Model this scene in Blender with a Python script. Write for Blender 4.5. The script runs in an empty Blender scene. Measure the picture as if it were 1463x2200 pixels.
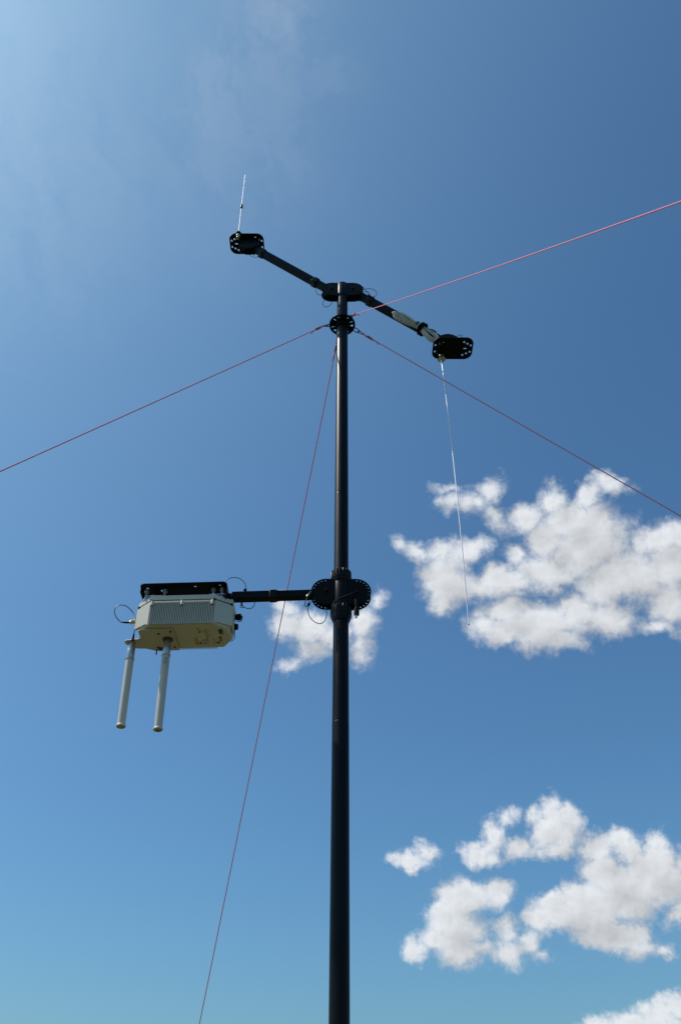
import bpy, bmesh, math, random
from mathutils import Vector, Matrix, noise
random.seed(7)
S = bpy.context.scene
R = math.radians
EXPO = 0.0
SKY_TINT = (0.82, 1.14, 1.17)
CLOUD_COL = (9.2, 9.55, 10.0)
SUN_ROT = R(-90)
AIR, DUST, OZONE = 1.2, 2.0, 8.0

# ------------------------------------------------------------------ camera
EYE = Vector((0.0, 0.0, 1.6))
PITCH, ROLL, FPX = R(40.0), R(0.3), 1678.0
fwd = Vector((0, math.cos(PITCH), math.sin(PITCH)))
r0 = Vector((1, 0, 0)); u0 = r0.cross(fwd)
rgt = r0 * math.cos(ROLL) + u0 * math.sin(ROLL)
upv = u0 * math.cos(ROLL) - r0 * math.sin(ROLL)
cd = bpy.data.cameras.new('camera')
cd.sensor_fit = 'VERTICAL'; cd.sensor_height = 23.6; cd.lens = 23.6 * FPX / 2200.0
cd.clip_start = 0.05; cd.clip_end = 20000
cam = bpy.data.objects.new('camera', cd)
S.collection.objects.link(cam)
cam.matrix_world = Matrix(((rgt.x, upv.x, -fwd.x, EYE.x), (rgt.y, upv.y, -fwd.y, EYE.y),
                           (rgt.z, upv.z, -fwd.z, EYE.z), (0, 0, 0, 1)))
S.camera = cam

def at(px, py, Y):
    """world point seen at a pixel of the photograph, at depth y = Y"""
    d = fwd + rgt * ((px - 731.5) / FPX) - upv * ((py - 1100.0) / FPX)
    return EYE + d * (Y / d.y)

# ------------------------------------------------------------------ light
S.view_settings.view_transform = 'Standard'
S.view_settings.look = 'None'
S.view_settings.exposure = EXPO
S.view_settings.gamma = 1
SUN_EL, SUN_AZ = R(55.5), R(-90)          # azimuth measured from +Y towards +X
sun_dir = Vector((math.sin(SUN_AZ) * math.cos(SUN_EL), math.cos(SUN_AZ) * math.cos(SUN_EL), math.sin(SUN_EL)))
sl = bpy.data.lights.new('sun', 'SUN')
sl.energy = 3.6; sl.angle = R(0.53); sl.color = (1.0, 0.96, 0.9)
sun = bpy.data.objects.new('sun', sl)
sun.rotation_euler = sun_dir.to_track_quat('Z', 'Y').to_euler()
sun.location = (0, 0, 30)
S.collection.objects.link(sun)

# heaps of cumulus: azimuth, elevation, half-widths and turn, all in degrees
BLOBS = [
    (10.4, 40.25, 1.06, 0.57, 176), (11.71, 39.98, 0.95, 0.51, 176), (14.06, 40.66, 1.15, 0.73, -167), (12.88, 40.05, 0.85, 0.56, 177), (14.22, 38.63, 0.91, 0.68, 119),
    (10.17, 41.36, 0.82, 0.21, 175), (6.77, 36.81, 1.35, 0.52, 162), (8.9, 36.75, 1.47, 0.62, 177), (10.99, 36.58, 1.46, 0.71, 176), (12.6, 36.88, 0.86, 0.39, -163),
    (8.47, 35.44, 1.36, 1.11, -179), (8.72, 33.64, 1.33, 1.24, -165), (10.11, 34.13, 1.68, 1.03, 177), (11.51, 34.02, 1.05, 0.73, 178), (5.33, 37.55, 0.59, 0.26, 147),
    (16.84, 38.29, 1.63, 1.06, 176), (19.37, 39.16, 1.13, 0.94, -175), (18.21, 36.46, 1.71, 1.55, -153), (22.51, 38.95, 1.65, 0.73, -164), (24.31, 39.47, 1.27, 0.62, 162),
    (22.82, 37.12, 1.44, 1.07, 177), (20.43, 37.42, 2.09, 1.45, 176), (20.68, 35.17, 2.85, 1.87, 175), (17.5, 34.21, 2.54, 1.16, 173), (14.33, 34.02, 2.6, 0.9, -178),
    (15.36, 35.67, 0.93, 0.69, 138), (21.74, 35.86, 3.2, 2.43, 178), (23.38, 32.93, 3.15, 1.83, 172), (13.69, 34.39, 2.26, 0.88, 174), (15.36, 30.55, 3.26, 1.29, 174),
    (9.12, 34.8, 2, 1.89, -153), (11.62, 31.22, 1.18, 1.01, -175), (13.96, 32.02, 1.85, 1.09, 176), (12.99, 30.3, 1.95, 0.73, 167), (16.42, 30.86, 2.28, 1.21, 175),
    (17.45, 29.58, 1.9, 0.74, 173), (19.25, 31.05, 2.08, 1.41, 176), (22.13, 32.59, 2.54, 1.56, 173), (21.51, 30.4, 1.86, 1.19, 175), (25.48, 34.82, 1.1, 0.95, 48),
    (26.95, 34.77, 1.87, 1.05, 170), (28.54, 34.68, 1.68, 1.11, 172), (27.31, 32.68, 2.41, 1.66, 173), (24.6, 32.69, 2.64, 1.68, 173), (26.43, 30.6, 1.67, 1.46, -163),
    (25.04, 29.2, 1.17, 0.38, 170), (27.38, 29.84, 1.19, 1.05, -160), (29.6, 32.13, 2.66, 1.98, 59), (30.3, 30.83, 2.31, 1.97, -170), (-4.46, 31.68, 1.46, 1.03, -179),
    (-3.08, 31.4, 1.94, 1.15, -179), (-4.74, 32.9, 1.06, 0.59, 161), (-1.51, 30.94, 1.26, 0.9, -180), (-3.29, 29.84, 0.67, 0.57, 179), (-4.28, 28.87, 0.79, 0.25, -165),
    (1.6, 31.94, 1.24, 1.08, 88), (1.57, 30.3, 0.9, 0.77, 88), (1.42, 29.4, 0.57, 0.49, -179), (3.02, 33.57, 0.49, 0.3, -153), (-2.25, 30.03, 1.05, 0.49, -179),
    (-0.16, 31.12, 0.97, 0.9, 179), (4.83, 15.85, 1.39, 0.59, 179), (5.8, 16.19, 0.88, 0.52, -180), (5.75, 16.94, 0.27, 0.16, 180), (11.55, 18.19, 0.62, 0.52, -163),
    (10.46, 17.06, 0.99, 0.86, 68), (9.38, 16.27, 1.13, 0.74, -159), (10.2, 15.92, 0.86, 0.51, -180), (12.11, 16.27, 1.07, 0.54, 179), (12.17, 18.61, 0.32, 0.29, 61),
    (14.86, 18.89, 0.68, 0.59, 58), (13.69, 18.05, 0.71, 0.63, -155), (15.42, 18.06, 1.29, 0.9, -178), (14.67, 17.08, 1.63, 1.09, -179), (16.1, 17.88, 0.8, 0.69, -160),
    (14.63, 16.06, 1.19, 0.63, 179), (8.39, 13.66, 1.75, 1.08, -179), (7.28, 13.94, 0.88, 0.74, -173), (10.22, 13.78, 1.12, 0.88, -174), (7.08, 12.41, 1.53, 1.26, -173),
    (7.78, 11.79, 1.51, 1.07, -177), (6.23, 11.29, 1.3, 0.83, -179), (7.66, 10.5, 1.55, 0.86, -179), (4.69, 10.66, 0.66, 0.61, -166), (7.61, 11.44, 1.24, 1.06, -170),
    (8.76, 10.71, 0.94, 0.47, -180), (10.64, 11.72, 0.74, 0.67, 45), (10.6, 10.43, 1, 0.76, -174), (11.86, 10.85, 0.65, 0.49, 72), (12.54, 10.14, 0.47, 0.3, -177),
    (17.26, 16, 1.18, 0.96, -168), (18.61, 16.52, 0.84, 0.56, -178), (19.27, 15.84, 0.95, 0.73, -172), (21.1, 15.92, 0.82, 0.7, 39), (20.47, 14.75, 1.71, 1.3, -171),
    (17.61, 14.49, 1.67, 1.15, -177), (14.33, 12.87, 1.98, 1.17, -168), (12.94, 12.22, 1.15, 0.88, -172), (16.03, 12.66, 2.64, 1.53, -179), (18.83, 13.43, 2.61, 1.65, -178),
    (21.49, 13.7, 1.23, 1.03, -144), (17.26, 11.08, 2.29, 0.86, 178), (18.57, 10.66, 1.13, 0.69, -177), (21.5, 11.84, 0.88, 0.71, -156), (20.21, 10.23, 0.59, 0.33, -178),
    (22.44, 14.81, 0.81, 0.67, -151), (15.58, 6.65, 1.15, 0.42, 180), (17.27, 6.6, 1.32, 0.47, 180), (18.8, 7.02, 1.13, 0.62, -177), (20.15, 7.23, 1.06, 0.63, -175),
    (18.33, 6.06, 3.05, 0.91, 179), (22.84, 12.19, 1.58, 1.25, 51), (22.02, 6.84, 1.73, 1.1, -173),
]

def build_world():
    w = bpy.data.worlds.new('World'); S.world = w; w.use_nodes = True
    nt = w.node_tree; N = nt.nodes; L = nt.links; N.clear()

    def group(name, ins, outs):
        g = bpy.data.node_groups.new(name, 'ShaderNodeTree')
        for n, t in ins: g.interface.new_socket(n, in_out='INPUT', socket_type=t)
        for n, t in outs: g.interface.new_socket(n, in_out='OUTPUT', socket_type=t)
        return g, g.nodes.new('NodeGroupInput'), g.nodes.new('NodeGroupOutput')

    def M(nt_, op, a, b=None, c=None, clamp=False):
        n = nt_.nodes.new('ShaderNodeMath'); n.operation = op; n.use_clamp = clamp
        for i, v in enumerate((a, b, c)):
            if v is None: continue
            if isinstance(v, (int, float)): n.inputs[i].default_value = v
            else: nt_.links.new(v, n.inputs[i])
        return n.outputs[0]

    def VM(nt_, op, a, b=None, s=None):
        n = nt_.nodes.new('ShaderNodeVectorMath'); n.operation = op
        for i, v in enumerate((a, b)):
            if v is None: continue
            if isinstance(v, tuple): n.inputs[i].default_value = v
            else: nt_.links.new(v, n.inputs[i])
        if s is not None:
            if isinstance(s, (int, float)): n.inputs['Scale'].default_value = s
            else: nt_.links.new(s, n.inputs['Scale'])
        return n.outputs['Value'] if op in ('LENGTH', 'DOT_PRODUCT') else n.outputs[0]

    def noise_tex(nt_, vec, scale, detail, rough, lac=2.0):
        n = nt_.nodes.new('ShaderNodeTexNoise'); n.noise_dimensions = '3D'
        nt_.links.new(vec, n.inputs['Vector'])
        n.inputs['Scale'].default_value = scale; n.inputs['Detail'].default_value = detail
        n.inputs['Roughness'].default_value = rough; n.inputs['Lacunarity'].default_value = lac
        return n

    def smooth(nt_, v, a, b):
        n = nt_.nodes.new('ShaderNodeMapRange'); n.interpolation_type = 'SMOOTHSTEP'
        nt_.links.new(v, n.inputs['Value'])
        n.inputs['From Min'].default_value = a; n.inputs['From Max'].default_value = b
        return n.outputs['Result']

    # cloud bulk: where in the sky (azimuth, elevation in degrees) each heap of cloud stands
    def bulk_group(blobs):
        g, gi, go = group('cloud_bulk', [('Vector', 'NodeSocketVector')], [('Value', 'NodeSocketFloat')])
        acc = None
        for az, el, ra, rb, an in blobs:
            mp = g.nodes.new('ShaderNodeMapping'); mp.vector_type = 'TEXTURE'
            mp.inputs['Location'].default_value = (az, el, 0)
            mp.inputs['Rotation'].default_value = (0, 0, R(an))
            mp.inputs['Scale'].default_value = (ra, rb, 1)
            if acc is None: src = gi.outputs[0]
            else:                                   # keeps the evaluation in sequence (small shader stack)
                src = VM(g, 'MULTIPLY_ADD', acc, (1e-6, 1e-6, 1e-6)); g.links.new(gi.outputs[0], src.node.inputs[2])
            g.links.new(src, mp.inputs['Vector'])
            ln = VM(g, 'LENGTH', mp.outputs[0])
            k = min(1.5, (ra * rb) ** 0.5)
            f = M(g, 'MULTIPLY_ADD', ln, -k, k)
            acc = f if acc is None else M(g, 'SMOOTH_MAX', acc, f, 0.35)
        g.links.new(acc, go.inputs[0])
        return g

    tc = N.new('ShaderNodeTexCoord')
    d = VM(nt, 'NORMALIZE', tc.outputs['Generated'])
    sp = N.new('ShaderNodeSeparateXYZ'); L.new(d, sp.inputs[0])
    az = M(nt, 'MULTIPLY', M(nt, 'ARCTAN2', sp.outputs[0], sp.outputs[1]), 180 / math.pi)
    el = M(nt, 'MULTIPLY', M(nt, 'ARCSINE', sp.outputs[2]), 180 / math.pi)
    cb = N.new('ShaderNodeCombineXYZ'); L.new(M(nt, 'SUBTRACT', az, 0.3), cb.inputs[0]); L.new(el, cb.inputs[1])
    half = (0.5, 0.5, 0.5)

    sky = N.new('ShaderNodeTexSky'); sky.sky_type = 'NISHITA'; sky.sun_disc = False
    sky.sun_elevation = SUN_EL; sky.sun_rotation = SUN_ROT
    sky.altitude = 200; sky.air_density = AIR; sky.dust_density = DUST; sky.ozone_density = OZONE
    tint = VM(nt, 'MULTIPLY', sky.outputs[0], SKY_TINT)

    # milky haze that brightens the air towards the sun
    ang = M(nt, 'ARCCOSINE', VM(nt, 'DOT_PRODUCT', d, tuple(sun_dir)))
    hz = M(nt, 'MULTIPLY', smooth(nt, ang, R(68), R(20)), 0.17)
    mh = N.new('ShaderNodeMix'); mh.data_type = 'RGBA'
    L.new(hz, mh.inputs['Factor']); L.new(tint, mh.inputs['A']); mh.inputs['B'].default_value = (3.5, 6.0, 7.4, 1)
    tint = mh.outputs['Result']

    def heaps(blobs, bias, namp, wamp, scl, soft, veil_amt, grey):
        """colour of the sky in a region that holds cumulus"""
        w1 = noise_tex(nt, d, 24 * scl, 2, 0.5)
        w2 = noise_tex(nt, d, 80 * scl, 5, 0.6)
        o1 = VM(nt, 'SCALE', VM(nt, 'SUBTRACT', w1.outputs['Color'], half), s=1.5 * wamp)
        o2 = VM(nt, 'SCALE', VM(nt, 'SUBTRACT', w2.outputs['Color'], half), s=1.15 * wamp)
        wp = VM(nt, 'ADD', VM(nt, 'ADD', cb.outputs[0], o1), o2)
        G = bulk_group(blobs)
        gb = N.new('ShaderNodeGroup'); gb.node_tree = G; L.new(wp, gb.inputs[0]); F = gb.outputs[0]
        g2 = N.new('ShaderNodeGroup'); g2.node_tree = G
        # the same heaps a step towards the sun: how much cloud the light has come through
        L.new(VM(nt, 'ADD', VM(nt, 'ADD', cb.outputs[0], (-0.9, 1.4, 0)), VM(nt, 'SCALE', o2, s=0.6)), g2.inputs[0]); F2 = g2.outputs[0]
        dn = VM(nt, 'ADD', d, VM(nt, 'SCALE', VM(nt, 'SUBTRACT', w2.outputs['Color'], half), s=0.009))
        n0 = noise_tex(nt, dn, 46 * scl, 9, 0.62, 2.1).outputs['Fac']
        n1 = noise_tex(nt, VM(nt, 'ADD', dn, tuple(sun_dir * 0.006)), 46 * scl, 4, 0.52, 2.1).outputs['Fac']
        dens = M(nt, 'ADD', M(nt, 'ADD', F, bias), M(nt, 'MULTIPLY', M(nt, 'SUBTRACT', n0, 0.5), namp))
        a0 = smooth(nt, dens, -0.12, soft)
        wn = noise_tex(nt, VM(nt, 'ADD', d, VM(nt, 'SCALE', w1.outputs['Color'], s=0.05)), 70 * scl, 7, 0.68).outputs['Fac']
        veil = M(nt, 'MULTIPLY', smooth(nt, M(nt, 'ADD', F, M(nt, 'MULTIPLY', M(nt, 'SUBTRACT', wn, 0.5), 3.0)), -0.3, 1.0), veil_amt)
        alpha = M(nt, 'MAXIMUM', M(nt, 'MULTIPLY', a0, 0.975), veil)
        side = M(nt, 'SUBTRACT', F, F2)                                  # > 0 on the sunny side, < 0 underneath
        side = M(nt, 'MINIMUM', M(nt, 'MAXIMUM', side, -1.0), 1.0)
        thick = smooth(nt, F, 0.2, 1.7)
        br = M(nt, 'ADD', 0.72, M(nt, 'MULTIPLY', side, 0.15))
        br = M(nt, 'SUBTRACT', br, M(nt, 'MULTIPLY', thick, grey))
        br = M(nt, 'ADD', br, M(nt, 'MULTIPLY', M(nt, 'SUBTRACT', n0, n1), 0.24))
        br = M(nt, 'MINIMUM', M(nt, 'MAXIMUM', br, 0.48), 0.98)
        cc = VM(nt, 'SCALE', CLOUD_COL, s=br)
        mx = N.new('ShaderNodeMix'); mx.data_type = 'RGBA'
        L.new(alpha, mx.inputs['Factor']); L.new(tint, mx.inputs['A']); L.new(cc, mx.inputs['B'])
        return mx.outputs['Result']

    def high_veil():
        """clear sky with thin high cirrus"""
        cirr = None
        wd = VM(nt, 'ADD', d, VM(nt, 'SCALE', VM(nt, 'SUBTRACT', noise_tex(nt, d, 9, 5, 0.6).outputs['Color'], half), s=0.16))
        for c3, rad, amt in (((-0.064, 0.284, 0.957), 0.05, 0.15), ((-0.062, 0.312, 0.948), 0.085, 0.11), ((-0.0434, 0.345, 0.938), 0.08, 0.09), ((-0.103, 0.33, 0.938), 0.095, 0.11),
                             ((-0.116, 0.36, 0.926), 0.11, 0.09), ((-0.087, 0.395, 0.914), 0.14, 0.07), ((-0.148, 0.425, 0.893), 0.16, 0.06), ((-0.36, 0.40, 0.84), 0.24, 0.09), ((-0.52, 0.55, 0.65), 0.22, 0.06)):
            c = M(nt, 'MULTIPLY', smooth(nt, VM(nt, 'LENGTH', VM(nt, 'SUBTRACT', wd, c3)), rad, rad * 0.1), amt)
            cirr = c if cirr is None else M(nt, 'MAXIMUM', cirr, c)
        st = noise_tex(nt, VM(nt, 'MULTIPLY', wd, (1.6, 0.7, 1.0)), 16, 7, 0.6).outputs['Fac']
        cirr = M(nt, 'MULTIPLY', cirr, smooth(nt, st, 0.22, 0.66))
        mx = N.new('ShaderNodeMix'); mx.data_type = 'RGBA'
        L.new(cirr, mx.inputs['Factor']); L.new(tint, mx.inputs['A'])
        mx.inputs['B'].default_value = (*[c * 0.85 for c in CLOUD_COL], 1)
        return mx.outputs['Result']

    def bgn(c):
        n = N.new('ShaderNodeBackground'); n.inputs['Strength'].default_value = 0.1; L.new(c, n.inputs['Color']); return n.outputs[0]
    def box(a0, a1, e0, e1):
        return M(nt, 'MULTIPLY', M(nt, 'LESS_THAN', M(nt, 'ABSOLUTE', M(nt, 'SUBTRACT', az, (a0 + a1) / 2)), (a1 - a0) / 2),
                 M(nt, 'LESS_THAN', M(nt, 'ABSOLUTE', M(nt, 'SUBTRACT', el, (e0 + e1) / 2)), (e1 - e0) / 2))
    def pick(f, a_, b_):
        n = N.new('ShaderNodeMixShader'); L.new(f, n.inputs[0]); L.new(a_, n.inputs[1]); L.new(b_, n.inputs[2]); return n.outputs[0]
    up = [b_ for b_ in BLOBS if b_[1] > 25]; low = [b_ for b_ in BLOBS if b_[1] <= 25]
    # the parts of the sky are worked out one by one, each only where it is needed
    s1 = pick(M(nt, 'GREATER_THAN', el, 45), bgn(tint), bgn(high_veil()))
    s2 = pick(box(-9, 46, 24.5, 45), s1, bgn(heaps(up, 0.66, 2.15, 0.85, 1.0, 1.45, 0.55, 0.09)))
    s3 = pick(box(0, 46, 0.5, 24.5), s2, bgn(heaps(low, 0.31, 1.5, 0.75, 1.25, 0.85, 0.35, 0.14)))
    out = N.new('ShaderNodeOutputWorld'); L.new(s3, out.inputs['Surface'])
    w.cycles.sampling_method = 'MANUAL'; w.cycles.sample_map_resolution = 512
build_world()

# ------------------------------------------------------------------ helpers
def mat(name, col, rough=0.5, metal=0.0, spec=0.5, var=0.12, vscale=30.0, bump=0.0, bscale=400.0, col2=None, coat=0.0):
    m = bpy.data.materials.new(name); m.use_nodes = True
    nt = m.node_tree; b = nt.nodes['Principled BSDF']
    b.inputs['Metallic'].default_value = metal
    b.inputs['Specular IOR Level'].default_value = spec
    b.inputs['Coat Weight'].default_value = coat
    tc = nt.nodes.new('ShaderNodeTexCoord')
    n = nt.nodes.new('ShaderNodeTexNoise'); n.inputs['Scale'].default_value = vscale
    n.inputs['Detail'].default_value = 6; n.inputs['Roughness'].default_value = 0.65
    nt.links.new(tc.outputs['Object'], n.inputs['Vector'])
    r = nt.nodes.new('ShaderNodeValToRGB')
    lo = [c * (1 - var) for c in col]; hi = [min(1, c * (1 + var)) for c in (col2 or col)]
    r.color_ramp.elements[0].position = 0.32; r.color_ramp.elements[1].position = 0.68
    r.color_ramp.elements[0].color = (*lo, 1); r.color_ramp.elements[1].color = (*hi, 1)
    nt.links.new(n.outputs['Fac'], r.inputs[0]); nt.links.new(r.outputs[0], b.inputs['Base Color'])
    mr = nt.nodes.new('ShaderNodeMapRange')
    mr.inputs['To Min'].default_value = max(0.02, rough - 0.07); mr.inputs['To Max'].default_value = min(1, rough + 0.07)
    nt.links.new(n.outputs['Fac'], mr.inputs['Value']); nt.links.new(mr.outputs[0], b.inputs['Roughness'])
    if bump:
        n2 = nt.nodes.new('ShaderNodeTexNoise'); n2.inputs['Scale'].default_value = bscale; n2.inputs['Detail'].default_value = 4
        nt.links.new(tc.outputs['Object'], n2.inputs['Vector'])
        bp = nt.nodes.new('ShaderNodeBump'); bp.inputs['Strength'].default_value = bump; bp.inputs['Distance'].default_value = 0.001
        nt.links.new(n2.outputs['Fac'], bp.inputs['Height']); nt.links.new(bp.outputs[0], b.inputs['Normal'])
    return m

MT = dict(
    mast=mat('black_anodised_tube', (0.003, 0.0032, 0.0045), 0.36, 0.0, 0.17, 0.3, 14, 0.05),
    black=mat('black_powder_coat', (0.0025, 0.0027, 0.0034), 0.5, 0.0, 0.13, 0.25, 40, 0.15, 700),
    plate=mat('black_plate', (0.0022, 0.0022, 0.0026), 0.55, 0.0, 0.12, 0.3, 40, 0.1),
    nylon=mat('black_nylon', (0.003, 0.0032, 0.004), 0.42, 0.0, 0.2, 0.2, 60, 0.1),
    rubber=mat('black_rubber', (0.005, 0.005, 0.005), 0.7, 0.0, 0.2),
    beige=mat('beige_paint', (0.66, 0.62, 0.51), 0.45, 0.0, 0.4, 0.05, 18, 0.12, 900),
    beige2=mat('beige_bracket_paint', (0.60, 0.565, 0.46), 0.5, 0.0, 0.4, 0.05, 18, 0.12, 900),
    seal=mat('dark_gasket', (0.03, 0.03, 0.032), 0.7),
    rod=mat('dull_whip_steel', (0.84, 0.84, 0.85), 0.45, 0.3, 0.5, 0.05, 30),
    steel=mat('bright_steel', (0.60, 0.60, 0.60), 0.3, 0.6, 0.5, 0.15, 90),
    brass=mat('nickel_brass', (0.62, 0.50, 0.33), 0.3, 0.9, 0.5, 0.2, 120, col2=(0.7, 0.62, 0.5)),
    alu=mat('brushed_aluminium', (0.50, 0.50, 0.50), 0.33, 0.8, 0.5, 0.08, 60),
    fibre=mat('grey_white_fibreglass', (0.66, 0.60, 0.49), 0.42, 0.0, 0.5, 0.04, 25, 0.05),
    cap=mat('tan_end_cap', (0.40, 0.35, 0.27), 0.6),
    coax=mat('pale_grey_coax', (0.46, 0.44, 0.35), 0.45, 0.0, 0.5, 0.12, 70, col2=(0.56, 0.54, 0.46)),
    greycable=mat('grey_coax', (0.16, 0.16, 0.19), 0.4),
    wire=mat('dark_coated_wire', (0.008, 0.011, 0.018), 0.4),
    green=mat('green_tie', (0.03, 0.11, 0.055), 0.6),
    strap=mat('black_strap', (0.004, 0.004, 0.004), 0.85, spec=0.1, bump=0.5),
    white=mat('white_label', (0.62, 0.62, 0.60), 0.5, var=0.03),
    ink=mat('label_ink', (0.02, 0.02, 0.02), 0.6),
    yellow=mat('yellow_sticker', (0.55, 0.36, 0.02), 0.5, var=0.05),
    olive=mat('olive_tape', (0.10, 0.09, 0.045), 0.7),
    screw=mat('dull_screw', (0.10, 0.085, 0.06), 0.45, 0.7),
)

def rope_mat():
    m = bpy.data.materials.new('pink_flecked_cord'); m.use_nodes = True
    nt = m.node_tree; b = nt.nodes['Principled BSDF']; b.inputs['Roughness'].default_value = 0.75
    b.inputs['Specular IOR Level'].default_value = 0.2
    uv = nt.nodes.new('ShaderNodeUVMap'); uv.uv_map = 'UVMap'
    sp = nt.nodes.new('ShaderNodeSeparateXYZ'); nt.links.new(uv.outputs[0], sp.inputs[0])
    def mth(op, a, b_):
        n = nt.nodes.new('ShaderNodeMath'); n.operation = op
        for i, v in enumerate((a, b_)):
            if isinstance(v, (int, float)): n.inputs[i].default_value = v
            else: nt.links.new(v, n.inputs[i])
        return n.outputs[0]
    # woven sheath: crossing helices (u round the cord, v in metres along it)
    a1 = mth('FRACT', mth('ADD', mth('MULTIPLY', sp.outputs[0], 2), mth('MULTIPLY', sp.outputs[1], 140)), 0)
    a2 = mth('FRACT', mth('SUBTRACT', mth('MULTIPLY', sp.outputs[0], 2), mth('MULTIPLY', sp.outputs[1], 140)), 0)
    f = mth('MULTIPLY', mth('GREATER_THAN', a1, 0.62), mth('GREATER_THAN', a2, 0.35))
    mx = nt.nodes.new('ShaderNodeMix'); mx.data_type = 'RGBA'
    mx.inputs['A'].default_value = (0.80, 0.17, 0.28, 1); mx.inputs['B'].default_value = (0.88, 0.68, 0.72, 1)
    nt.links.new(f, mx.inputs['Factor']); nt.links.new(mx.outputs['Result'], b.inputs['Base Color'])
    return m
MT['rope'] = rope_mat()

COL = S.collection
def finish(name, me, m, parent=None, offset=None, sharp=35.0, bevel=0.0):
    """link a mesh as one object; vertices are given in world space unless offset is the parent's frame"""
    if m is not None and not me.materials: me.materials.append(m)
    for p in me.polygons: p.use_smooth = True
    me.set_sharp_from_angle(angle=R(sharp))
    o = bpy.data.objects.new(name, me); COL.objects.link(o)
    if parent is not None:
        o.parent = parent
        if offset is None:
            loc = FR.get(parent.name, Vector((0, 0, 0)))
            me.transform(Matrix.Translation(-loc)); FR[o.name] = loc
            # sub-parts share their parent's frame
    if bevel:
        b = o.modifiers.new('bevel', 'BEVEL'); b.width = bevel; b.segments = 2; b.limit_method = 'ANGLE'; b.angle_limit = R(40)
    return o
FR = {}

def thing(name, label, cat, loc=(0, 0, 0), group=None, rot=None):
    o = bpy.data.objects.new(name, None); COL.objects.link(o)
    o.location = loc; o.empty_display_size = 0.05
    if rot: o.rotation_euler = rot
    o['label'] = label; o['category'] = cat
    if group: o['group'] = group
    FR[o.name] = Vector(loc)
    return o

class MB:
    def __init__(s): s.v = []; s.f = []; s.uv = {}
    def add(s, vs, fs, M=None):
        k = len(s.v)
        s.v += [tuple(M @ Vector(v)) if M is not None else tuple(v) for v in vs]
        s.f += [tuple(i + k for i in f) for f in fs]
        return s
    def box(s, c, d, M=None):
        x, y, z = c; a, b, h = d[0] / 2, d[1] / 2, d[2] / 2
        vs = [(x + i * a, y + j * b, z + k * h) for k in (-1, 1) for j in (-1, 1) for i in (-1, 1)]
        fs = [(0, 2, 3, 1), (4, 5, 7, 6), (0, 1, 5, 4), (2, 6, 7, 3), (0, 4, 6, 2), (1, 3, 7, 5)]
        return s.add(vs, fs, M)
    def lathe(s, prof, n=32, M=None, ribs=0, ribd=0.0):
        """prof: (radius, z) from bottom to top, closed with discs"""
        vs = []; fs = []
        for r, z in prof:
            for i in range(n):
                a = 2 * math.pi * i / n
                rr = r
                if ribs and r > 0.002 and (i * ribs * 2 // n) % 2: rr = r - ribd
                vs.append((rr * math.cos(a), rr * math.sin(a), z))
        for j in range(len(prof) - 1):
            for i in range(n):
                a, b = j * n + i, j * n + (i + 1) % n
                fs.append((a, b, b + n, a + n))
        fs.append(tuple(reversed(range(n)))); k = (len(prof) - 1) * n
        fs.append(tuple(range(k, k + n)))
        return s.add(vs, fs, M)
    def tube(s, pts, r, n=8, closed=False, uv=False):
        pts = [Vector(p) for p in pts]; N = len(pts)
        k = len(s.v); up = None; vs = []; rs = r if isinstance(r, (list, tuple)) else [r] * N
        L = [0.0]
        for i in range(1, N): L.append(L[-1] + (pts[i] - pts[i - 1]).length)
        for i, p in enumerate(pts):
            a = pts[(i - 1) % N] if closed or i else pts[i]
            b = pts[(i + 1) % N] if closed or i < N - 1 else pts[i]
            t = (b - a).normalized()
            if up is None:
                up = Vector((0, 0, 1)) if abs(t.z) < 0.9 else Vector((0, 1, 0))
            x = (up - t * up.dot(t)).normalized(); y = t.cross(x); up = x
            for j in range(n):
                an = 2 * math.pi * j / n
                vs.append(p + x * (rs[i] * math.cos(an)) + y * (rs[i] * math.sin(an)))
        fs = []
        for i in range(N if closed else N - 1):
            for j in range(n):
                a, b = i * n + j, i * n + (j + 1) % n
                c, d = ((i + 1) % N) * n + (j + 1) % n, ((i + 1) % N) * n + j
                fs.append((a, b, c, d))
                if uv: s.uv[len(s.f) + len(fs) - 1] = [(j / n, L[i]), ((j + 1) / n, L[i]), ((j + 1) / n, L[(i + 1) % N]), (j / n, L[(i + 1) % N])]
        if not closed:
            fs.append(tuple(reversed(range(n)))); fs.append(tuple(range((N - 1) * n, N * n)))
        return s.add(vs, fs)
    def mesh(s, name='part'):
        me = bpy.data.meshes.new(name); me.from_pydata(s.v, [], s.f)
        if s.uv:
            ul = me.uv_layers.new(name='UVMap')
            for p in me.polygons:
                q = s.uv.get(p.index)
                if q:
                    for li, c in zip(p.loop_indices, q): ul.data[li].uv = c
        me.update(); me.validate()
        return me
    def build(s, name, m, parent=None, **k): return finish(name, s.mesh(name), m, parent, **k)

def spline(pts, n=8, closed=False):
    """Catmull-Rom through the points"""
    P = [Vector(p) for p in pts]; N = len(P); out = []
    rng = range(N) if closed else range(N - 1)
    for i in rng:
        if closed: p0, p1, p2, p3 = P[i - 1], P[i], P[(i + 1) % N], P[(i + 2) % N]
        else: p0, p1, p2, p3 = P[max(0, i - 1)], P[i], P[i + 1], P[min(N - 1, i + 2)]
        for k in range(n):
            t = k / n
            out.append(0.5 * ((2 * p1) + (p2 - p0) * t + (2 * p0 - 5 * p1 + 4 * p2 - p3) * t * t + (3 * p1 - p0 - 3 * p2 + p3) * t ** 3))
    if not closed: out.append(P[-1])
    return out

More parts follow.
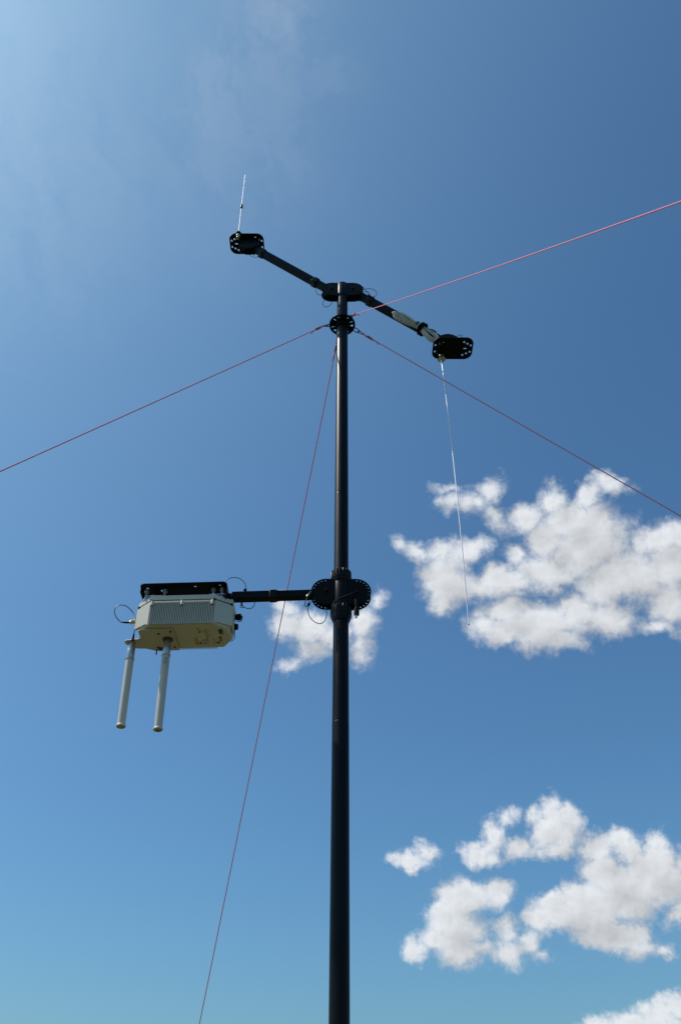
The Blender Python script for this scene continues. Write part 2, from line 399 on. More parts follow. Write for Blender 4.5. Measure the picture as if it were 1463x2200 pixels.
def sheet(outline, holes, thick, M, bev=0.0005):
    """flat plate with real holes, in the XY plane, then placed by M"""
    cu = bpy.data.curves.new('tmp', 'CURVE'); cu.dimensions = '2D'; cu.fill_mode = 'BOTH'
    cu.extrude = thick / 2 - bev; cu.bevel_depth = bev; cu.bevel_resolution = 1
    for pts in [outline] + holes:
        sp = cu.splines.new('POLY'); sp.points.add(len(pts) - 1); sp.use_cyclic_u = True
        for p, q in zip(sp.points, pts): p.co = (q[0], q[1], 0, 1)
    o = bpy.data.objects.new('tmp', cu); COL.objects.link(o)
    dg = bpy.context.evaluated_depsgraph_get()
    me = bpy.data.meshes.new_from_object(o.evaluated_get(dg))
    bpy.data.objects.remove(o); bpy.data.curves.remove(cu)
    me.transform(M); me.materials.clear()
    return me

def circ(x, y, rx, ry=None, n=20, a0=0.0):
    ry = ry or rx
    return [(x + rx * math.cos(2 * math.pi * i / n + a0), y + ry * math.sin(2 * math.pi * i / n + a0)) for i in range(n)]
def rrect(x0, y0, x1, y1, r, n=8):
    out = []
    for cx, cy, a in ((x1 - r, y1 - r, 0), (x0 + r, y1 - r, 90), (x0 + r, y0 + r, 180), (x1 - r, y0 + r, 270)):
        for i in range(n + 1):
            t = R(a + 90 * i / n); out.append((cx + r * math.cos(t), cy + r * math.sin(t)))
    return out
def capsule(h, r, n=24):
    out = [(h + r * math.cos(t), r * math.sin(t)) for t in [R(-90 + 180 * i / n) for i in range(n + 1)]]
    out += [(-h + r * math.cos(t), r * math.sin(t)) for t in [R(90 + 180 * i / n) for i in range(n + 1)]]
    return out
XZ = Matrix(((1, 0, 0, 0), (0, 0, -1, 0), (0, 1, 0, 0), (0, 0, 0, 1)))     # XY plane stood upright, facing -Y
def T(x, y, z): return Matrix.Translation((x, y, z))
def frame(o, zdir, xhint=(1, 0, 0)):
    z = Vector(zdir).normalized(); x = Vector(xhint); x = (x - z * x.dot(z)).normalized(); y = z.cross(x)
    return Matrix(((x.x, y.x, z.x, o[0]), (x.y, y.y, z.y, o[1]), (x.z, y.z, z.z, o[2]), (0, 0, 0, 1)))

MX, MY = 0.0034, 2.142          # the mast's axis

# ------------------------------------------------------------------ ground
def build_ground():
    mb = MB(); n = 48; rings = [0, 3, 8, 20, 60, 200, 800, 3000, 9000]
    vs = [(0, 0, 0)]; fs = []
    for r in rings[1:]:
        for i in range(n):
            a = 2 * math.pi * i / n
            z = 0 if r < 50 else noise.noise(Vector((math.cos(a) * r * .004, math.sin(a) * r * .004, 0))) * min(2.0, r * .004)
            vs.append((r * math.cos(a), r * math.sin(a), z))
    for i in range(n): fs.append((0, 1 + i, 1 + (i + 1) % n))
    for k in range(len(rings) - 2):
        for i in range(n):
            a, b = 1 + k * n + i, 1 + k * n + (i + 1) % n
            fs.append((a, a + n, b + n, b))
    mb.add(vs, fs)
    g = mat('short_dry_grass', (0.055, 0.054, 0.022), 0.95, 0, 0.1, 0.25, 3.0, col2=(0.10, 0.088, 0.040))
    o = mb.build('ground', g); o['kind'] = 'structure'
build_ground()

# ------------------------------------------------------------------ mast
mast = thing('sectional_mast', 'tall straight black tube mast standing in the middle of the view', 'mast', (MX, MY, 0))
def msec(z0, z1, r0_, r1_, lip=True):
    prof = [(r0_, z0), (r0_, z0 + 0.004)]
    if lip: prof = [(r0_ - 0.0005, z0), (r0_, z0 + 0.001)]
    prof += [(r0_ + (r1_ - r0_) * k / 6, z0 + 0.004 + (z1 - z0 - 0.008) * k / 6) for k in range(7)]
    prof += [(r1_, z1 - 0.0015), (r1_ - 0.0005, z1)]
    return MB().lathe(prof, 64, T(MX, MY, 0))
msec(0.02, 1.700, 0.0243, 0.0247).build('mast_tube', MT['mast'], mast)
msec(1.7005, 2.5935, 0.0247, 0.0250).build('mast_tube', MT['mast'], mast)
msec(2.5937, 3.4780, 0.0247, 0.0247).build('mast_tube', MT['mast'], mast)
msec(3.4782, 4.545, 0.0247, 0.0244).build('mast_tube', MT['mast'], mast)
msec(4.5455, 4.76, 0.0242, 0.0242).build('mast_tube', MT['mast'], mast)
MB().lathe([(0.15, 0), (0.15, 0.008), (0.04, 0.012), (0.032, 0.06), (0.026, 0.065)], 48, T(MX, MY, 0.004)).build('foot_plate', MT['black'], mast)
for z in (4.437, 4.4225, 4.610):
    MB().lathe([(0.0243, z), (0.0249, z + 0.0008), (0.0249, z + 0.0022), (0.0243, z + 0.003)], 48, T(MX, MY, 0)).build('collar_line', MT['mast'], mast)
# ribbed coupling nuts above and below the lower bracket
def nut(z0, z1, r, flip=False):
    h = z1 - z0
    ribbed = [(r, z0 + (h * .35 if flip else 0.003)), (r, z1 - 0.004)]
    mb = MB()
    if flip:
        mb.lathe([(r - 0.0085, z0), (r - 0.001, z0 + h * .33), (r - 0.001, z0 + h * .36)], 72, T(MX, MY, 0))
        mb.lathe([(r - 0.0015, z0 + h * .34), (r, z0 + h * .38), (r, z1 - 0.004), (r - 0.004, z1)], 144, T(MX, MY, 0), ribs=18, ribd=0.0016)
    else:
        mb.lathe([(r - 0.006, z0 - 0.010), (r - 0.0022, z0 + 0.002), (r - 0.0022, z0 + 0.006)], 72, T(MX, MY, 0))
        mb.lathe([(r - 0.001, z0), (r, z0 + 0.003), (r, z1 - 0.006), (r - 0.006, z1)], 144, T(MX, MY, 0), ribs=18, ribd=0.0016)
    return mb
nut(3.098, 3.134, 0.0345).build('coupling_nut', MT['nylon'], mast)
nut(2.935, 2.992, 0.0345, True).build('coupling_nut', MT['nylon'], mast)

# ------------------------------------------------------------------ twin-plate clamp brackets
def rim_holes(h, rc, rh, step=17.2, skip=()):
    hs = []
    for sx in (1, -1):
        for k in range(-5, 6):
            if (sx, k) in skip: continue
            a = R(step * k)
            hs.append(circ(sx * (h + rc * math.cos(a)), rc * math.sin(a), rh, n=14))
    return hs
def bracket(zc, label, top):
    t = thing('clamp_bracket', label, 'bracket', (MX, MY, zc))
    h, r = 0.0488, 0.0488
    for sy in (-1, 1):
        me = sheet(capsule(h, r), rim_holes(h, r - 0.0068, 0.0028), 0.0032, T(MX, MY + sy * 0.0172, zc) @ XZ)
        finish('clamp_plate', me, MT['black'], t)
    # spacers and the thick inner cheeks that hold the tube arms
    for sx in (-1, 1):
        MB().lathe([(0.037, -0.0150), (0.038, -0.014), (0.038, 0.014), (0.037, 0.0150)], 40, T(MX + sx * h, MY, zc) @ XZ).build('pivot_block', MT['plate'], t)
        b = MB().lathe([(0.0062, 0), (0.0062, 0.004), (0.0052, 0.0055), (0.0028, 0.006)], 6, T(MX + sx * h, MY - 0.0185, zc + 0.002) @ XZ)
        b.build('pivot_bolt', MT['black'], t)
    hs = r + 0.0005
    if top:
        prof = [(0.0262, -hs + 0.001), (0.0268, -hs + 0.003), (0.0268, hs - 0.004), (0.0258, hs - 0.0005), (0.022, hs + 0.001), (0.010, hs + 0.0018)]
    else:
        prof = [(0.0262, -hs), (0.0268, -hs + 0.002), (0.0268, hs - 0.002), (0.0262, hs)]
    MB().lathe(prof, 64, T(MX, MY, zc)).build('sleeve', MT['mast'], t)
    return t
btop = bracket(4.742, 'black twin plate clamp capping the very top of the mast', True)
blow = bracket(3.044, 'black twin plate clamp with rim holes halfway down between two ribbed nuts', False)

def wire(pts, Y, parent, name='lanyard', r=0.0013, m='wire', n=6):
    ps = [at(p[0], p[1], p[2] if len(p) > 2 else Y) for p in pts]
    return MB().tube(spline(ps, n), r, 8).build(name, MT[m], parent)
def blob(px, py, Y, r, parent, name='crimp', m='rubber', ax=(0, 0, 1), h=None):
    p = at(px, py, Y); h = h or r
    prof = [(r * math.cos(t) + 1e-4, h * math.sin(t)) for t in [R(-85 + 170 * k / 8) for k in range(9)]]
    return MB().lathe(prof, 16, frame(p, ax)).build(name, MT[m], parent)

YF, YB = MY - 0.021, MY + 0.021
wire([(690, 614), (683, 618), (679, 624), (681, 631), (687, 634), (694, 633)], YF, btop)
wire([(697, 640), (696.6, 644.5), (693.6, 652), (696, 658), (701.6, 659.5), (708, 656.6), (712, 652), (714, 647), (714, 640)], YB, btop)
wire([(774, 625), (780, 622.7), (787, 620.7), (798, 620.7), (806, 624.8), (809.3, 630.3), (806.5, 636), (801, 638), (795, 636), (789, 629), (784, 622), (780, 616)], YF, btop)
wire([(776, 629), (782, 627), (790, 626.8), (793.5, 631), (792, 637)], YF, btop)
blob(793, 634, YF, 0.005, btop, 'lock_pin')
blob(773, 646, YB, 0.0045, btop, 'lock_pin')
wire([(663, 1299), (661.5, 1310), (664.6, 1323), (672, 1333), (682, 1339), (689, 1339.7), (696.5, 1335.4), (700.3, 1327), (701.5, 1318), (701, 1306)], YF, blow)
wire([(662, 1284), (657, 1290), (654.8, 1297), (656, 1302.5), (660, 1303), (664, 1298)], YF - 0.004, blow, r=0.0015)
wire([(666, 1296), (669, 1292), (672, 1291.5)], YF - 0.004, blow, r=0.0012)
wire([(664, 1297), (663, 1289), (665, 1284)], YF - 0.004, blow, r=0.0012)
blob(663.4, 1298.4, YF - 0.004, 0.0052, blow)
MB().lathe([(0.004, -0.016), (0.0065, -0.012), (0.007, 0.008), (0.005, 0.014), (0.003, 0.016)], 14,
           frame(at(666, 1279, YF - 0.008), (0.35, 0, 1))).build('lock_pin', MT['rubber'], blow)
MB().lathe([(0.002, -0.008), (0.0042, -0.005), (0.0042, 0.004), (0.002, 0.008)], 12,
           frame(at(661.5, 1279.5, YF - 0.010), (0.6, 0, 1))).build('pin_tip', MT['brass'], blow)
wire([(770, 1269), (762, 1272), (752, 1276, MY - 0.030), (735, 1283, MY - 0.0295), (722, 1288, MY - 0.031), (716, 1297, MY - 0.037), (713, 1303, MY - 0.037)], YF - 0.004, blow, r=0.0014)
wire([(752, 1313), (757, 1311), (763, 1309)], YF - 0.002, blow, r=0.0014)
MB().lathe([(0.0080, -0.014), (0.0085, -0.012), (0.0085, 0.010), (0.006, 0.013)], 16, frame(at(766, 1313.5, YF - 0.009), (0, 0, 1))).build('lock_pin', MT['rubber'], blow)
MB().lathe([(0.0018, -0.006), (0.0035, -0.003), (0.0040, 0.006)], 12, frame(at(765.3, 1325, YF - 0.009), (0, 0, 1))).build('pin_tip', MT['brass'], blow)
MB().lathe([(0.005, -0.018), (0.0055, -0.016), (0.0055, 0.016), (0.004, 0.018)], 16, frame(at(765, 1298, YF - 0.007), (0, 0, 1))).build('pin_body', MT['nylon'], blow)

# ------------------------------------------------------------------ tilted upper arms with end plates
PZ = 4.745
def sq_tube(a, b, w, d, name, m, parent, bevel=0.0015):
    a, b = Vector(a), Vector(b); L = (b - a).length
    z = (b - a).normalized()
    Mx = frame((a + b) / 2, z, (0, 1, 0))
    mb = MB().box((0, 0, 0), (d, w, L), Mx)
    return mb.build(name, MT[m], parent, bevel=bevel)

def end_plate(sx):
    hs = []
    for s in (1, -1):
        for x, y in ((0.0455, 0.0345), (0.0605, 0.0262), (0.0755, 0.0172), (0.0755, -0.0172), (0.0605, -0.0262), (0.0455, -0.0345)):
            hs.append(circ(s * x, y, 0.0050, 0.0066, n=16))
        hs.append([(s * 0.053 + p[0], p[1]) for p in capsule(0.0035, 0.0046, 8)])
    return hs

def upper_arm(sgn, label, hinge, plate_z, plate_c):
    """sgn -1: rises to the left; +1: falls to the right"""
    piv = Vector((MX + sgn * 0.0488, MY, PZ)); H_ = Vector(hinge)
    t = thing('cross_arm', label, 'arm', piv)
    d = (H_ - piv).normalized()
    A = lambda s: piv + d * s
    Lr = (H_ - piv).length
    sq_tube(A(0.030), A(0.135), 0.0285, 0.0285, 'inner_tube', 'black', t)
    sq_tube(A(0.112), A(Lr - 0.095), 0.0300, 0.0300, 'outer_tube', 'black', t)
    sq_tube(A(0.093), A(0.124), 0.037, 0.037, 'collar', 'nylon', t, 0.004)
    sq_tube(A(Lr - 0.112), A(Lr - 0.080), 0.037, 0.037, 'collar', 'nylon', t, 0.004)
    sq_tube(A(Lr - 0.090), A(Lr - 0.026), 0.0275, 0.0275, 'inner_tube', 'black', t)
    # hinge cheeks below or above the end plate
    up = -sgn
    r = 0.0488; out = []
    for k in range(25):
        a = R(180 + 180 * k / 24)
        out.append((r * math.cos(a), r * math.sin(a)))
    out += [(r, 0.044), (-r, 0.044)]
    if up < 0: out = [(x, -y) for x, y in reversed(out)]
    holes = []
    for k in range(-5, 6):
        a = R(-90 * up * 1.0 + 16.5 * k); holes.append(circ((r - .0058) * math.cos(a), (r - .0058) * math.sin(a), 0.0025, n=12))
    for sy in (-1, 1):
        me = sheet(out, holes, 0.0032, T(H_.x, MY + sy * 0.0172, H_.z) @ XZ)
        finish('hinge_cheek', me, MT['black'], t)
    MB().lathe([(0.034, -0.0150), (0.035, -0.014), (0.035, 0.014), (0.034, 0.0150)], 36, T(H_.x, MY, H_.z) @ XZ).build('pivot_block', MT['plate'], t)
    px, py = plate_c
    me = sheet(rrect(-0.086, -0.057, 0.086, 0.057, 0.034, 10), end_plate(sgn), 0.0042, T(px, py, plate_z))
    finish('end_plate', me, MT['plate'], t)
    MB().box((H_.x, MY, plate_z - up * 0.0042), (0.088, 0.044, 0.0036)).build('hinge_flange', MT['black'], t, bevel=0.001)
    for dx in (-0.03, 0.03):
        for dy in (-0.012, 0.012):
            MB().lathe([(0.0045, -0.0055), (0.0045, 0.0055)], 6, T(H_.x + dx, MY + dy, plate_z)).build('plate_bolt', MT['black'], t)
    return t, A, Lr
armL, AL, LL = upper_arm(-1, 'black square arm rising from mast top to the left with a holed end plate', (-0.464, MY, 5.132), 5.178, (-0.4795, 2.157))
armR, AR, LR = upper_arm(1, 'black square arm sloping down to the right carrying the coiled pale cable', (0.466, MY, 4.357), 4.310, (0.4795, 2.127))
wire([(536, 540), (538.4, 546), (539, 549), (543.2, 551.6), (549.7, 552.8), (555, 551), (560, 547)], YB, armL)
blob(546, 547, YB, 0.004, armL, 'lock_pin')
blob(557.5, 552, YF, 0.0048, armL, 'lock_pin')
wire([(978, 727), (981, 723), (988, 719.5), (992, 720.2), (990, 725), (986, 730)], YF, armR)
blob(991, 720, YF, 0.0025, armR, 'crimp', 'steel')

# ------------------------------------------------------------------ whip antennas on the end plates
def whip_up():
    x, y, z = -0.5185, 2.108, 5.178
    t = thing('whip_antenna', 'short thin whip aerial with a mid coil pointing up from left end plate', 'antenna', (x, y, z), 'whip antennas')
    MB().lathe([(0.010, 0.002), (0.0155, 0.004), (0.0155, 0.010), (0.011, 0.014), (0.008, 0.026), (0.0045, 0.034)], 28, T(x, y, z)).build('mount_base', MT['rubber'], t)
    MB().lathe([(0.006, -0.030), (0.009, -0.028), (0.009, -0.012), (0.011, -0.010), (0.011, -0.003)], 20, T(x, y, z)).build('connector', MT['brass'], t)
    top = Vector((x - 0.0165, y, 5.800)); b = Vector((x, y, z + 0.03)); c = b.lerp(top, 0.42)
    MB().tube([b, b.lerp(c, 0.5), c], [0.0026, 0.0023, 0.0021], 10).build('whip_rod', MT['rod'], t)
    MB().tube([c, c.lerp(top, 0.5), top], [0.0020, 0.0017, 0.0013], 10).build('whip_rod', MT['rod'], t)
    MB().lathe([(0.0025, -0.023), (0.0062, -0.017), (0.0062, 0.010), (0.0045, 0.017), (0.002, 0.023)], 16, frame(c, top - b)).build('loading_coil', MT['nylon'], t)
    MB().lathe([(0.0012, -0.003), (0.0020, -0.002), (0.0020, 0.002), (0.001, 0.003)], 12, T(*top)).build('tip', MT['rubber'], t)
whip_up()
# connector and cable stub shining at the corner of the left plate
def whip_down():
    x, y, z = 0.4340, 2.166, 4.310
    t = thing('whip_antenna', 'long thin whip aerial hanging down from the right end plate', 'antenna', (x, y, z), 'whip antennas')
    MB().lathe([(0.0105, -0.030), (0.0165, -0.027), (0.0170, -0.021), (0.0150, -0.017), (0.0125, -0.010), (0.0125, -0.0025)], 32, T(x, y, z)).build('mount_base', MT['steel'], t)
    MB().lathe([(0.0170, -0.0262), (0.0178, -0.0252), (0.0178, -0.0232), (0.0170, -0.0222)], 32, T(x, y, z)).build('seal_ring', MT['rubber'], t)
    MB().lathe([(0.0022, -0.056), (0.0045, -0.052), (0.0062, -0.040), (0.0070, -0.031)], 20, T(x, y, z)).build('ferrule', MT['steel'], t)
    b = Vector((x, y, z - 0.05)); e = Vector((0.4180, y + 0.010, 2.952))
    P = [b.lerp(e, k / 10) + Vector((0.006 * math.sin(math.pi * k / 10), 0, 0)) for k in range(11)]
    MB().tube(P, [0.0026 - 0.0010 * k / 10 for k in range(11)], 10).build('whip_rod', MT['rod'], t)
    MB().lathe([(0.001, -0.003), (0.0020, -0.002), (0.0020, 0.002), (0.001, 0.003)], 12, T(*e)).build('tip', MT['rubber'], t)
    MB().lathe([(0.0085, 0.0025), (0.0085, 0.010), (0.006, 0.012), (0.006, 0.030)], 16, T(x, y, z)).build('connector', MT['brass'], t)
whip_down()

# ------------------------------------------------------------------ coiled cable strapped under the right arm
def cable_bundle():
    c0 = AR(0.40)
    t = thing('coiled_cable', 'hank of pale grey coax cable strapped along the lower right arm', 'cable', c0)
    d = (AR(1) - AR(0)).normalized(); side = Vector((0, 1, 0)).cross(d).normalized()     # in-plane, across the arm
    if side.z > 0: side = -side
    front = Vector((0, -1, 0))
    rnd = random.Random(3)
    def width(s):
        K = [(0.255, 0.0), (0.259, 0.0105), (0.268, 0.0165), (0.29, 0.0200), (0.325, 0.0195), (0.36, 0.0145), (0.395, 0.0085), (0.425, 0.0075), (0.45, 0.0145), (0.48, 0.0215), (0.51, 0.0225), (0.535, 0.0180), (0.55, 0.0)]
        for (a, wa), (b, wb) in zip(K, K[1:]):
            if a <= s <= b: return wa + (wb - wa) * (s - a) / (b - a)
        return 0
    n = 10
    for i in range(n):
        k = (i + 0.6) / n; s0 = 0.255 + (1 - k) * 0.018 + rnd.uniform(-.002, .002); s1 = 0.548 - (1 - k) * 0.02 + rnd.uniform(-.006, .004)
        pts = []; dep = 0.019 + 0.0065 * (1 - k) + rnd.uniform(-0.002, 0.002)
        off = rnd.uniform(-.0015, .0015)
        for sg in (1, -1):
            for j in range(15):
                u = j / 14; u = u if sg > 0 else 1 - u
                s = s0 + (s1 - s0) * u
                e = min(1.0, math.sin(math.pi * min(max(u, 0.0), 1.0)) * 3.2) ** 0.5
                w = width(s) * 1.38 * (0.12 + 0.88 * k) * e
                pts.append(AR(s) + side * (sg * w + off + 0.0125 + 0.028 * max(0, (s - 0.43) / 0.12)) + front * (dep + 0.003 * sg * math.sin(5 * u + i)))
        MB().tube(spline(pts, 3, closed=True), 0.0023, 8, closed=True).build('cable_turn', MT['coax'], t)
    # ties
    def band(s, w, rx, ry, m, name, offs=0.0, fr=0.012):
        out = []; inn = []
        for i in range(28):
            a = 2 * math.pi * i / 28
            cx = abs(math.cos(a)) ** 0.6 * math.copysign(1, math.cos(a)); cy = abs(math.sin(a)) ** 0.6 * math.copysign(1, math.sin(a))
            out.append((rx * cx, ry * cy)); inn.append(((rx - .0018) * cx, (ry - .0018) * cy))
        mb = MB(); vs = []; fs = []; N = 28
        c = AR(s) + front * fr + side * offs
        for ring, sl in ((out, -w / 2), (out, w / 2), (inn, w / 2), (inn, -w / 2)):
            for p, q in ring: vs.append(c + side * p + front * q + d * sl)
        for r_ in range(4):
            for i in range(N):
                a, b = r_ * N + i, r_ * N + (i + 1) % N; a2, b2 = ((r_ + 1) % 4) * N + i, ((r_ + 1) % 4) * N + (i + 1) % N
                fs.append((a, b, b2, a2))
        mb.add(vs, fs).build(name, MT[m], t)
    band(0.3985, 0.014, 0.0125, 0.012, 'green', 'green_tie', 0.007, 0.022)
    band(0.4085, 0.005, 0.0120, 0.0115, 'white', 'white_tie', 0.007, 0.022)
    band(0.425, 0.022, 0.0240, 0.028, 'strap', 'strap', 0.005, 0.009)
cable_bundle()

# ------------------------------------------------------------------ guy ring and guy ropes
RZ = 4.492
ring = thing('guy_ring', 'black slotted disc round the mast below its top where the ropes hook on', 'ring', (MX, MY, RZ))
def guy_ring():
    hs = [circ(0, 0, 0.0246, n=40)]
    for a, tri in ((138, 1), (166, 0), (5, 1), (-22, 0), (60, 1), (248, 1), (220, 0), (300, 1), (100, 0)):
        if tri: pts = ((0.036, -6), (0.0480, -11), (0.0495, 0), (0.0480, 11), (0.036, 6))
        else: pts = ((0.034, -5), (0.0500, -5), (0.0505, 0), (0.0500, 5), (0.034, 5))
        hs.append([(r_ * math.cos(R(a + b)), r_ * math.sin(R(a + b))) for r_, b in pts])
    finish('ring_disc', sheet(circ(0, 0, 0.0575, n=64), hs, 0.006, T(MX, MY, RZ)), MT['plate'], ring)
    MB().lathe([(0.0256, -0.028), (0.0300, -0.024), (0.0310, -0.004)], 48, T(MX, MY, RZ)).build('hub', MT['plate'], ring)
    MB().lathe([(0.0310, 0.004), (0.0300, 0.018), (0.0256, 0.022)], 48, T(MX, MY, RZ)).build('hub', MT['plate'], ring)
guy_ring()

def oval_link(c, dirv, L, w, r, tw):
    """chain link centred at c, long axis along dirv, turned by tw about it"""
    M_ = frame(c, dirv, (0, 0, 1)) @ Matrix.Rotation(tw, 4, 'Z')
    pts = []
    for i in range(24):
        a = 2 * math.pi * i / 24
        pts.append(M_ @ Vector((w / 2 * math.cos(a) , 0, (L / 2 - w / 2) * (1 if math.sin(a) > 0 else -1) * min(1, abs(math.sin(a)) * 3) + w / 2 * math.sin(a))))
    return MB().tube(pts, r, 8, closed=True)

def guy_rope(label, start_px, zs, anchor, sag, knot_len, sidev, thick=0.0021):
    s = EYE + (at(*start_px, 1.0) - EYE) * 1.0
    dd = at(*start_px, 1.0) - EYE; s = EYE + dd * ((zs - EYE.z) / dd.z)
    e = Vector(anchor)
    t = thing('guy_rope', label, 'rope', s, 'guy ropes of the mast')
    dr = (e - s).normalized()
    c = Vector((MX, MY, RZ)); h = Vector((s.x - MX, s.y - MY, 0)).normalized()
    rim = c + h * 0.0535
    # two long links from the ring's rim to the cord's eye
    span = s - rim; L = span.length
    l1 = min(0.05, L * 0.62)
    oval_link(rim + span.normalized() * (l1 * 0.45), span, l1 * 1.06, 0.015, 0.0021, R(70)).build('snap_link', MT['black'], t)
    oval_link(rim + span.normalized() * (l1 * 0.9 + (L - l1) * 0.4), span, max(0.02, (L - l1) * 1.15), 0.011, 0.0018, R(10)).build('swivel_link', MT['black'], t)
    P = [s.lerp(e, k / 40) + Vector((0, 0, -sag * 4 * (k / 40) * (1 - k / 40))) for k in range(41)]
    MB().tube(P, thick, 10, uv=True).build('cord', MT['rope'], t)
    # knot: cord wound round itself, with a taped core and a loose tail
    k0, k1 = s + dr * 0.014, s + dr * (0.014 + knot_len)
    fr = frame(k0, dr); pts = []
    for i in range(60):
        u = i / 59; a = u * 2 * math.pi * 4
        pts.append(fr @ Vector((0.0042 * math.cos(a), 0.0042 * math.sin(a), u * knot_len)))
    MB().tube(pts, 0.0021, 8, uv=True).build('knot', MT['rope'], t)
    MB().tube([k0 + dr * knot_len * .35, k0 + dr * knot_len * .8], 0.0052, 12).build('knot_tape', MT['olive'], t)
    sv = Vector(sidev)
    tail = [k1 - dr * 0.004, k1 + dr * 0.008 + sv * 0.004, k1 + dr * 0.018 + sv * 0.010 , k1 + dr * 0.024 + sv * 0.013 - Vector((0, 0, 0.004))]
    MB().tube(spline(tail, 5), 0.0021, 8, uv=True).build('cord_tail', MT['rope'], t)
    ey = []
    for i in range(20):
        a = 2 * math.pi * i / 20; ey.append(frame(s + dr * 0.004, dr) @ Vector((0.0045 * math.cos(a), 0, 0.010 * math.sin(a))))
    MB().tube(ey, 0.0020, 8, closed=True, uv=True).build('cord_eye', MT['rope'], t)
    return t

def anchor(az, rad): return (MX + rad * math.sin(R(az)), MY + rad * math.cos(R(az)), 0.0)
guy_rope('pink cord guy rope running down from the ring to the left edge', (695, 700.5), 4.487, anchor(251.75, 4), 0.012, 0.045, (0, 0, -1))
guy_rope('pink cord guy rope passing overhead to the upper right, in front of the right arm', (758, 677), 4.490, anchor(157.5, 4.5), 0.06, 0.030, (0.6, 0, -1), 0.0017)
guy_rope('pink cord guy rope running down to the right edge, behind the long whip', (779, 717), 4.480, anchor(93.4, 4.5), 0.010, 0.055, (0.3, 0, -1))
guy_rope('pink cord guy rope falling steeply left of the mast and behind the lower arm', (725.5, 729), 4.470, anchor(343.0, 4), 0.012, 0.05, (-0.6, 0, -1))

# ------------------------------------------------------------------ lower arm with the plate that holds the radio
larm = thing('support_arm', 'short level black square arm left of the mast with a holed plate over the radio', 'arm', (-0.2, MY, 3.035))
def lower_arm():
    a = Vector((MX - 0.0488 - 0.026, MY, 3.0420)); e = Vector((-0.3590, MY, 3.0300))
    d = (e - a).normalized(); A = lambda x: a + d * ((x - a.x) / d.x)
    sq_tube(A(-0.074), A(-0.225), 0.0262, 0.0262, 'outer_tube', 'black', larm)
    sq_tube(A(-0.200), A(-0.354), 0.0275, 0.0275, 'outer_tube', 'black', larm)
    sq_tube(A(-0.207), A(-0.232), 0.0325, 0.0325, 'collar', 'nylon', larm, 0.003)
    sq_tube(A(-0.350), A(-0.366), 0.0185, 0.0230, 'arm_stub', 'black', larm)
    return A
LA = lower_arm()
RAD_O = Vector((-0.485, 2.134, 3.035)); RAD_R = (0, R(-2.2), 0)
RM = Matrix.Translation(RAD_O) @ Matrix.Rotation(R(-2.2), 4, 'Y')
def plate_over():
    hs = [circ(-0.1354, -0.042, 0.0058), circ(-0.0894, -0.0251, 0.0078), circ(0.0179, -0.0453, 0.0055), circ(0.0758, -0.0285, 0.0078), circ(0.0977, -0.0486, 0.0050),
          circ(-0.1354, 0.042, 0.0058), circ(-0.0894, 0.0251, 0.0078), circ(0.0758, 0.0285, 0.0078), circ(0.0977, 0.0486, 0.0050)]
    me = sheet(rrect(-0.156, -0.066, 0.1205, 0.066, 0.014, 6), hs, 0.0045, RM)
    finish('holed_plate', me, MT['plate'], larm)
    MB().box((0.1200, 0.0, -0.026), (0.0045, 0.116, 0.050), RM).build('plate_flange', MT['plate'], larm, bevel=0.0012)
    MB().box((-0.1530, 0.0, -0.012), (0.0045, 0.106, 0.022), RM).build('plate_flange', MT['plate'], larm, bevel=0.0012)
plate_over()
wire([(484, 1254), (486, 1248), (493, 1242.5), (505, 1240.6), (516, 1243.5), (524, 1250), (528, 1258), (527.5, 1268)], MY - 0.010, larm, r=0.0012)
blob(527, 1267.5, MY - 0.010, 0.0055, larm, 'crimp')
wire([(519.5, 1288), (519.5, 1301)], MY - 0.004, larm, 'pin_stem', r=0.0030)
wire([(519.5, 1299), (516, 1304), (521, 1305), (524, 1304.5), (520.5, 1300)], MY - 0.004, larm, r=0.0011, n=3)
wire([(521, 1302), (526, 1305), (533, 1307.5), (540, 1306.8), (545.5, 1302), (547.3, 1296), (547, 1288)], MY - 0.004, larm, r=0.0013)

# ------------------------------------------------------------------ outdoor radio
radio = thing('outdoor_radio', 'beige ribbed outdoor radio box hung under the black holed plate', 'radio', RAD_O, rot=RAD_R)
FR[radio.name] = Vector((0, 0, 0))
OCT = [(-0.112, -0.066), (0.087, -0.066), (0.1420, -0.028), (0.1440, 0.045), (0.108, 0.084), (-0.122, 0.084), (-0.160, 0.045), (-0.161, -0.022)]
def grow(P, k): return [(x + math.copysign(k, x + 0.006), y + math.copysign(k, y)) for x, y in P]
def prism(layers):
    """layers: list of (polygon, z) bottom to top"""
    n = len(layers[0][0]); vs = [(x, y, z) for P, z in layers for x, y in P]; fs = []
    for j in range(len(layers) - 1):
        for i in range(n):
            a, b = j * n + i, j * n + (i + 1) % n; fs.append((a, b, b + n, a + n))
    fs.append(tuple(reversed(range(n)))); fs.append(tuple(range((len(layers) - 1) * n, len(layers) * n)))
    return MB().add(vs, fs)
